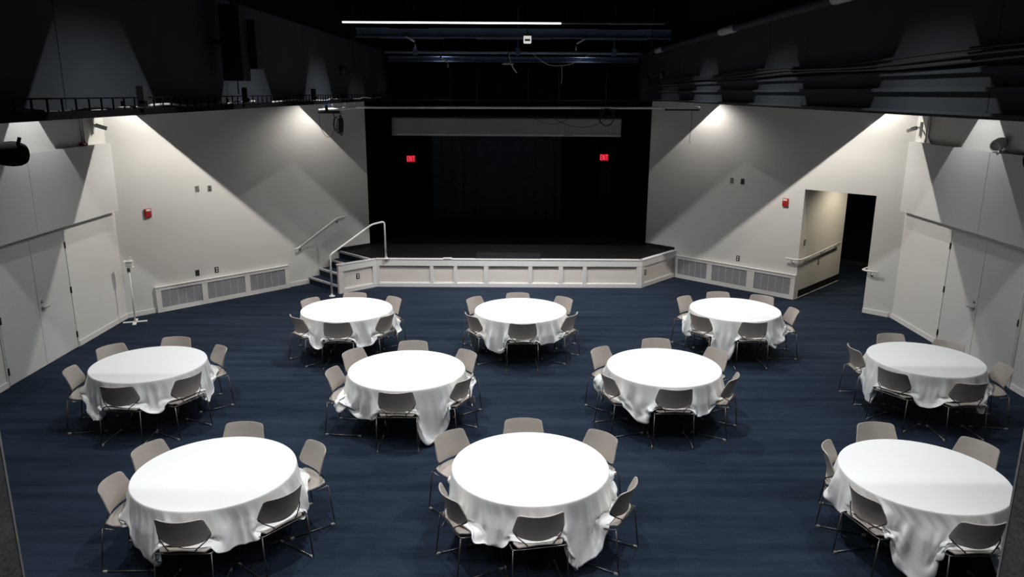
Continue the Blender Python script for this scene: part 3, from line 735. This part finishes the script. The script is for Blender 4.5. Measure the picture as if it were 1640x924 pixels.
def spot_arm(label, x, y, z, s):
    t = thing('ceiling_bracket', label, 'bracket', (x, y, z))
    MB().tube([(0, 0, 0), (s*.15, 0, -.09)], .016, 8).build('arm', M['panel'], t, True); MB().tube([(s*.16, 0, -.13), (s*.16, 0, -.21)], [.014, .008], 8).build('hook', M['panel'], t, True); MB().tube([(s*.16, 0, -.09), (s*.16, 0, -.14)], .006, 6).build('link', M['cable'], t)
    MB().tube([(0, 0, 0), (0, 0, .06)], .02, 8).build('clamp', M['cable'], t)
spot_arm('pale angled bracket hanging below the left part of the blue beam', -1.95, 14.6, 5.30, 1)
spot_arm('pale angled bracket hanging below the right part of the blue beam', 1.10+.2, 14.6, 5.28, -1)
spot_arm('small pale bracket under the ceiling pipe, left side', -1.62, 17.8, 5.06, 1)
cable('hanging_cable', 'white cable dangling from the ceiling pipe near the middle', [(-.1, 17.87, 5.17), (-.08, 17.78, 5.02), (0, 17.78, 4.85), (.08, 17.8, 4.75)], .012, 'cablew')
cable('hanging_cable', 'thin pale cable sagging under the ceiling pipe on the right', [(.42, 17.87, 5.165), (.75, 17.8, 4.94), (1.05, 17.8, 4.91), (1.35, 17.8, 4.97), (1.72, 17.87, 5.165)], .007, 'cablew')
cable('hanging_cable', 'short pale cord hanging straight down at the right of the ceiling', [(1.08, 17.8, 4.90), (1.09, 17.8, 4.72), (1.08, 17.8, 4.52)], .007, 'cablew')
t = thing('ceiling_disc', 'pale flat oval fitting below the ceiling pipe', 'light', (-.12, 17.6, 4.93)); MB().lathe([(.12, -.01), (.13, .01), (.10, .03)], (0, 0, 0), 20).build('disc', M['panel'], t, True); MB().tube([(0, 0, .03), (0, 0, 1.2)], .008, 6).build('stem', M['black_paint'], t)

# ------------------------------------------------------------------ near pipes with clamps
def near_pipe(label, sg, xe, xa=0):
    t = thing('lighting_pipe', label, 'pipe', (sg*xe, 2.0, 4.165))
    MB().tube([(sg*.02, 0, 0), (sg*.8, 0, 0), (sg*1.6, 0, 0)], .0235, 16).build('pipe', M['black'], t, True)
    MB().tube([(sg*x, 0, -.002) for x in (.004, .008, .020, .036, .054, .070, .078)], [.018, .026, .031, .0325, .031, .028, .024], 18).build('clamp_collar', M['black'], t, True)
    MB().tube([(sg*.012, -.01, .024), (sg*.006, -.01, .040)], .0045, 8).tube([(sg*.010, -.02, -.012), (sg*-.010, -.02, -.016)], .0055, 8).tube([(sg*.006, -.01, .012), (sg*-.004, -.01, .018)], .007, 8).build('clamp_bolt', M['black'], t, True)
near_pipe('black lighting pipe with a round clamp poking in from the left', -1, 1.255)
near_pipe('black lighting pipe with a round clamp poking in from the right', 1, 1.325)

# ------------------------------------------------------------------ chairs
def make_chair():
    t = bpy.data.objects.new('stacking_chair', None); C.objects.link(t); t.empty_display_size = .1
    # backrest: outline half-width by height, wrapped round the sitter
    prof = [(.536, .125), (.543, .168), (.558, .203), (.580, .226), (.605, .233), (.655, .227), (.70, .219), (.74, .212), (.765, .209), (.783, .204), (.794, .194), (.800, .172)]
    P = []; n = 14
    for z, w in prof:
        f = max(0, (z-.55))/.25; yc = -.225-.075*f**1.4; row = []
        for i in range(n+1):
            u = -1+2*i/n; x = w*u; wrap = .088*(x/.232)**2
            row.append((x, yc+wrap, z-(.012*(1-abs(u)**2) if z < .56 else 0)))
        P.append(row)
    o = solid(MB().grid(P).build('backrest', M['plastic'], t, True), .011)
    b = o.modifiers.new('edge', 'BEVEL'); b.width = .003; b.segments = 2; b.limit_method = 'ANGLE'
    # seat: gently dished, rear lip up, front rolled down
    P = []
    ys = [-.225, -.215, -.19, -.14, -.06, .04, .13, .19, .215, .225]
    zz = [.492, .478, .464, .452, .446, .447, .452, .450, .440, .425]
    hw = [.150, .196, .214, .222, .225, .222, .215, .205, .195, .182]
    for y, z, w in zip(ys, zz, hw):
        P.append([(w*u, y, z+.012*abs(u)**3-(.022*(abs(u)**2) if y < -.2 else 0)) for u in [-1+2*i/12 for i in range(13)]])
    o = solid(MB().grid(P).build('seat', M['plastic_b'], t, True), .016)
    b = o.modifiers.new('edge', 'BEVEL'); b.width = .004; b.segments = 2; b.limit_method = 'ANGLE'
    R = .0065
    MB().tube(round_path([(-.246, -.10, .436), (-.246, -.222, .452), (.246, -.222, .452), (.246, -.10, .436)], .03, 4), R, 8).build('seat_frame', M['metal'], t, True)
    for s in (-1, 1):
        MB().tube([(s*.246, -.222, .450), (s*.256, -.268, .016)], R, 8).build('leg', M['metal'], t, True)
        MB().tube(round_path([(s*.200, .10, .432), (s*.212, .16, .425), (s*.236, .212, .016)], .03, 3), R, 8).build('leg', M['metal'], t, True)
        ru = MB().tube([(s*.256, -.270, .014), (s*.236, .214, .014)], R, 8).build('runner', M['metal'], t, True)
        for y in (-.245, .190):
            x = s*(.2555-.02*(y+.27)/.484)
            MB().box((x-.011, y-.022, .0), (x+.011, y+.022, .022), .004).build('glide', M['glide'], ru)
        MB().tube(round_path([(s*.228, -.145, .600), (s*.207, -.180, .560), (s*.118, -.236, .495), (s*.105, -.20, .458)], .02, 3), .0055, 6).build('back_rod', M['rodm'], t, True)
    MB().tube([(-.214, .17, .38), (.214, .17, .38)], .005, 8).build('crossbar', M['metal'], t, True)
    return t
def dup(root):
    r = root.copy(); C.objects.link(r)
    for ch in list(root.children):
        c = ch.copy(); C.objects.link(c); c.parent = r
        for g in ch.children:
            d = g.copy(); C.objects.link(d); d.parent = c
    return r

# table centre, cloth radius, cloth corner direction (deg), chairs (x, y, facing deg)
TABLES = [
 ('front left table', (-2.864, 6.753), .758, -100, [(-3.51, 7.1, -22), (-2.92, 7.51, -91), (-2.18, 7.07, -140), (-3.5, 6.46, 0), (-2.83, 6.05, 91), (-2.25, 6.41, 143)]),
 ('front centre table', (0.191, 6.891), .772, -152, [(-0.5, 7.36, -45), (0.14, 7.65, -89), (0.81, 7.37, -137), (-0.36, 6.41, 27), (0.22, 6.17, 101), (0.89, 6.56, 151)]),
 ('front right table', (4.009, 6.785), .762, -124, [(4.03, 7.6, -89), (4.71, 7.26, -150), (3.5, 7.18, -25), (3.46, 6.41, 16), (4.05, 6.09, 91)]),
 ('left wall doors table', (-4.891, 9.752), .730, -20, [(-5.52, 10.2, -36), (-4.93, 10.5, -89), (-4.3, 10.15, -141), (-5.52, 9.43, 10), (-4.87, 9.06, 91), (-4.33, 9.31, 153)]),
 ('middle left table', (-1.389, 9.59), .770, -68, [(-2.04, 10.07, -33), (-1.43, 10.39, -89), (-0.79, 10.03, -140), (-2.11, 9.38, -8), (-1.41, 8.93, 91), (-0.8, 9.29, 153)]),
 ('middle right table', (2.053, 9.759), .760, -108, [(1.42, 10.19, -43), (2.14, 10.57, -89), (2.73, 10.2, -150), (1.46, 9.43, 18), (2.03, 9.09, 91), (2.66, 9.41, 150)]),
 ('right wall doors table', (5.78, 10.136), .744, -65, [(5.76, 10.88, -89), (6.29, 10.57, -132), (6.4, 9.74, 172), (5.17, 10.5, 0), (5.23, 9.68, 34), (5.84, 9.35, 91)]),
 ('back left table', (-2.794, 12.48), .760, -95, [(-3.35, 12.81, -34), (-2.83, 13.14, -89), (-2.24, 12.9, -136), (-3.32, 12.04, 44), (-2.77, 11.81, 91), (-2.24, 12.13, 154)]),
 ('back centre table', (0.146, 12.489), .772, -100, [(-0.49, 12.94, -37), (0.11, 13.2, -89), (0.76, 12.97, -138), (-0.47, 12.17, 32), (0.17, 11.81, 91), (0.79, 12.22, 150)]),
 ('back right table', (3.816, 12.619), .752, -122, [(3.23, 13.06, -46), (3.78, 13.36, -89), (4.39, 13.15, -122), (4.53, 12.45, 180), (3.88, 11.96, 91), (3.27, 12.23, 35)]),
]
def where(c, tc):
    a = math.degrees(math.atan2(c[1]-tc[1], c[0]-tc[0])) % 360
    if 72 <= a < 115: return 'far side, back to the stage'
    if 115 <= a < 165: return 'far left side'
    if 15 <= a < 72: return 'far right side'
    if 165 <= a < 248: return 'near left side'
    if 248 <= a < 292: return 'near side, back to the camera'
    return 'near right side'
chair0 = make_chair(); first = True
for tn, tc, R_, ca, chairs in TABLES:
    used = set()
    for (x, y, f) in chairs:
        r = chair0 if first else dup(chair0); first = False
        r.location = (x, y, 0); r.rotation_euler = (0, 0, math.radians(f-90))
        w = where((x, y), tc)
        if w in used: w = w.replace('near', 'nearer').replace('far ', 'farther ')
        used.add(w)
        tag(r, 'taupe wire-legged chair at the %s, %s' % (tn, w), 'chair', 'taupe chairs around the round tables')

# round folding tables
def make_table():
    t = bpy.data.objects.new('round_table', None); C.objects.link(t)
    MB().lathe([(.700, .715), (.707, .718), (.707, .742), (.700, .745)], (0, 0, 0), 48).build('tabletop', M['tabletop'], t)
    MB().lathe([(.56, .685), (.56, .715)], (0, 0, 0), 36).build('apron', M['rodm'], t)
    for s in (-1, 1):
        for q_ in (-1, 1):
            MB().tube(round_path([(s*.18, q_*.06, .69), (s*.16, q_*.07, .30), (s*.30, q_*.14, .02)], .12, 5), .013, 8).build('leg', M['rodm'], t, True)
        MB().tube([(s*.30, -.16, .016), (s*.30, .16, .016)], .014, 8).build('foot_bar', M['rodm'], t, True)
        MB().tube([(s*.165, -.07, .42), (s*.165, .07, .42)], .008, 6).build('brace', M['rodm'], t, True)
    return t
table0 = make_table(); first = True
for tn, tc, R_, ca, chairs in TABLES:
    r = table0 if first else dup(table0); first = False
    r.location = (tc[0], tc[1], 0); r.rotation_euler = (0, 0, math.radians(20)); r.scale = (R_/.76, R_/.76, 1)
    tag(r, 'round folding table hidden under the white cloth, %s' % tn, 'table', 'round tables')

# ------------------------------------------------------------------ tablecloths: square cloths let fall over the round tops
CLOTH_HS = 1.045; CLOTH_OFF = []
def drape():
    T = len(TABLES); N = 75; HS = CLOTH_HS; h = 2*HS/(N-1); ZT = .757
    rng = np.random.RandomState(7)
    g = np.linspace(-HS, HS, N); GX, GY = np.meshgrid(g, g, indexing='ij')
    P = np.zeros((T, N, N, 3), np.float32); RR = np.zeros((T, 1, 1), np.float32)
    ch = np.zeros((T, 6, 3), np.float32); ch[:, :, 0] = 50
    for k, (tn, tc, R_, ca, chairs) in enumerate(TABLES):
        RR[k] = R_
        a = math.radians(ca-45)
        X = GX*math.cos(a)-GY*math.sin(a); Y = GX*math.sin(a)+GY*math.cos(a)
        off = rng.uniform(-.03, .03, 2); CLOTH_OFF.append(off); X = X+off[0]; Y = Y+off[1]
        s = np.sqrt(X*X+Y*Y)+1e-6; e = np.maximum(s-R_, 0)
        th = np.arctan2(Y, X); ph = rng.uniform(0, 6.28, 5)
        wob = .55+.30*np.sin(11*th+ph[0])+.25*np.sin(17*th+ph[1])+.22*np.sin(26*th+ph[2])
        r = np.minimum(s, R_)+np.minimum(np.maximum(e*.42*wob, 0), .16)
        P[k, :, :, 0] = X/s*r; P[k, :, :, 1] = Y/s*r; P[k, :, :, 2] = ZT-e*.95
        for i, c in enumerate(chairs): ch[k, i] = (c[0]-tc[0], c[1]-tc[1], math.radians(c[2]-90))
    P += rng.normal(0, .002, P.shape).astype(np.float32)
    cs, sn = np.cos(ch[:, :, 2]), np.sin(ch[:, :, 2])
    def collide(P, V=None):
        x, y, z = P[..., 0], P[..., 1], P[..., 2]
        con = np.zeros(x.shape, bool)
        for i in range(6):
            cx = ch[:, i, 0][:, None, None]; cy = ch[:, i, 1][:, None, None]; c = cs[:, i][:, None, None]; s_ = sn[:, i][:, None, None]
            dx, dy = x-cx, y-cy
            lx = dx*c+dy*s_; ly = -dx*s_+dy*c
            ins = (np.abs(lx) < .235) & (ly > -.22) & (ly < .235) & (z > .36) & (z < .475)
            z[ins] = .475; con |= ins
            bk = (np.abs(lx) < .25) & (ly > -.36) & (ly < -.175) & (z > .475) & (z < .83)
            ly2 = np.where(bk, -.175, ly)
            x[bk] = (cx+lx*c-ly2*s_)[bk]; y[bk] = (cy+lx*s_+ly2*c)[bk]
        r = np.sqrt(x*x+y*y)+1e-6
        ins = (r < RR) & (z < ZT) & (z > ZT-.04)
        top_ = ins & ((ZT-z) < (RR-r)+.004)
        z[top_] = ZT; con |= top_
        sd = (ins & ~top_) | ((r < RR-.03) & (z < ZT-.04) & (z > .3) & False)
        low = (z <= ZT-.04) & (r < RR)
        f = np.ones_like(r); f[sd] = (RR/r)[sd]; f[low] = (RR/r)[low]
        x *= f; y *= f
        z[z < .02] = .02
        return con
    def cons(P, a, b, L, k, only_far=False):
        A, B = P[a], P[b]; d = B-A; l = np.sqrt((d*d).sum(-1, keepdims=True))+1e-7
        c = (l-L)/l*.5*k
        if only_far: c = np.where(l < L, c, 0)
        c = d*c; P[a] += c; P[b] -= c
    S = slice(None)
    def pairs(di, dj):
        out = []
        ai, bi = (slice(0, N-di), slice(di, N)) if di else (S, S)
        # split into independent sets
        for ph in (0, 1):
            if di and not dj:
                idx = np.arange(N-di); idx = idx[(idx//di) % 2 == ph]; out.append(((S, idx), (S, idx+di)))
            elif dj and not di:
                idx = np.arange(N-dj); idx = idx[(idx//dj) % 2 == ph]; out.append(((S, S, idx), (S, S, idx+dj)))
        return out
    st1 = pairs(1, 0)+pairs(0, 1); bd = pairs(2, 0)+pairs(0, 2); bd4 = pairs(4, 0)+pairs(0, 4)
    diag = []
    for ph in (0, 1):
        i0 = np.arange(ph, N-1, 2)
        diag.append(((S, i0, slice(0, N-1)), (S, i0+1, slice(1, N)))); diag.append(((S, i0, slice(1, N)), (S, i0+1, slice(0, N-1))))
    V = np.zeros_like(P); dt = 1/50.
    steps = 150
    for it in range(steps):
        V[..., 2] -= 9.8*dt; V *= .965
        old = P.copy(); P += V*dt
        for q_ in range(7):
            for a, b in st1: cons(P, a, b, h, .95)
            for a, b in diag: cons(P, a, b, h*1.41421, .75)
            if q_ % 2 == 0:
                for a, b in bd: cons(P, a, b, 2*h, .07, True)
            con = collide(P)
        V = (P-old)/dt
        V[con] *= .25
        sp = np.sqrt((V*V).sum(-1, keepdims=True)); V *= np.minimum(1, 3.0/(sp+1e-6))
    return P, N
P, N = drape()
def resample(k):
    """polar mesh over the simulated cloth, with a crisp round rim and small pleats"""
    tn, tc, R_, ca, chairs = TABLES[k]; rs = np.random.RandomState(40+k); HS = CLOTH_HS; ZT = .757; NT = 288; NR = 17
    a = math.radians(ca-45); c, s = math.cos(a), math.sin(a); off = CLOTH_OFF[k]
    th = np.arange(NT)*2*PI/NT; dx, dy = np.cos(th), np.sin(th)
    ux, uy = R_*dx-off[0], R_*dy-off[1]; mx, my = ux*c+uy*s, -ux*s+uy*c               # rim in the cloth's own square
    ex, ey = dx*c+dy*s, -dx*s+dy*c                                                     # outward direction in that square
    big = 1e3; tx = np.where(np.abs(ex) > 1e-6, (np.sign(ex)*HS-mx)/np.where(np.abs(ex) > 1e-6, ex, 1), big); ty = np.where(np.abs(ey) > 1e-6, (np.sign(ey)*HS-my)/np.where(np.abs(ey) > 1e-6, ey, 1), big)
    T = np.minimum(tx, ty); soft = .28 if k in (0, 1, 7) else .5; T = np.where(T > .40, .40+(T-.40)*soft, T)               # corners hang in soft points
    def sample(x, y):
        gx = np.clip((x+HS)/(2*HS)*(N-1), 0, N-1.001); gy = np.clip((y+HS)/(2*HS)*(N-1), 0, N-1.001)
        i, j = gx.astype(int), gy.astype(int); fx, fy = (gx-i)[:, None], (gy-j)[:, None]; G = P[k]
        return G[i, j]*(1-fx)*(1-fy)+G[i+1, j]*fx*(1-fy)+G[i, j+1]*(1-fx)*fy+G[i+1, j+1]*fx*fy
    q = rs.uniform(0, 6.28, 10)
    env = .75+.35*np.sin(3*th+q[0])*np.sin(2*th+q[1])
    def sharp(x): return 1-2*np.abs(np.sin(x/2))**.7
    fold = .55*sharp(23*th+2.3*np.sin(2*th+q[2])+q[3])+.35*sharp(39*th+2.7*np.sin(3*th+q[4])+q[5])+.35*np.sin(12*th+2*np.sin(2*th+q[7])+q[6])
    fold = (fold-fold.min())/(fold.max()-fold.min())
    rows = []
    for r_, z in ((R_*.5, ZT), (R_*.9, ZT), (R_-.02, ZT), (R_-.004, ZT), (R_+.002, ZT-.004)):
        rows.append(np.stack([r_*dx, r_*dy, np.full(NT, z)], 1))
    for n in range(1, NR+1):
        t = (n/NR)**1.15; d = T*t
        p = sample(mx+ex*d, my+ey*d).astype(float)
        rr = np.hypot(p[:, 0], p[:, 1])+1e-6
        free = np.ones(NT)                                          # no pleats where it lies on a seat
        for (hx, hy, hf) in chairs:
            b_ = math.radians(hf-90); ddx, ddy = p[:, 0]-(hx-tc[0]), p[:, 1]-(hy-tc[1])
            lx, ly = ddx*math.cos(b_)+ddy*math.sin(b_), -ddx*math.sin(b_)+ddy*math.cos(b_)
            inside = np.clip((.26-np.abs(lx))/.05, 0, 1)*np.clip((.26-np.abs(ly))/.05, 0, 1)*(np.abs(p[:, 2]-.477) < .03)
            free = np.minimum(free, 1-inside)
        A = .052*np.clip(d/.13, 0, 1)**.6*env*free
        r2 = np.maximum(rr, R_+.005)+A*1.75*fold
        f = (r2/rr)[:, None]; p[:, :2] *= f
        w = np.clip(d/.035, 0, 1)[:, None]
        base = np.stack([(R_+.006)*dx, (R_+.006)*dy, ZT-d*.9], 1)
        p = p*w+base*(1-w); p[:, 2] = np.minimum(p[:, 2], ZT-.006)
        rows.append(p)
    V = np.concatenate([[[0, 0, ZT]]]+rows); F = [(0, 1+j, 1+(j+1) % NT) for j in range(NT)]
    for i in range(len(rows)-1):
        a0, b0 = 1+i*NT, 1+(i+1)*NT
        F += [(a0+j, b0+j, b0+(j+1) % NT, a0+(j+1) % NT) for j in range(NT)]
    return [tuple(map(float, v)) for v in V], F
for k, (tn, tc, R_, ca, chairs) in enumerate(TABLES):
    me = bpy.data.meshes.new('tablecloth')
    vs, fs = resample(k)
    me.from_pydata(vs, [], fs); me.materials.append(M['cloth'])
    for p in me.polygons: p.use_smooth = True
    o = bpy.data.objects.new('tablecloth', me); C.objects.link(o); o.location = (tc[0], tc[1], 0)
    s = o.modifiers.new('smooth', 'SUBSURF'); s.levels = 1; s.render_levels = 1
    solid(o, .003, 0)
    tag(o, 'white cloth draped over the %s' % tn, 'tablecloth', 'white tablecloths on the round tables')
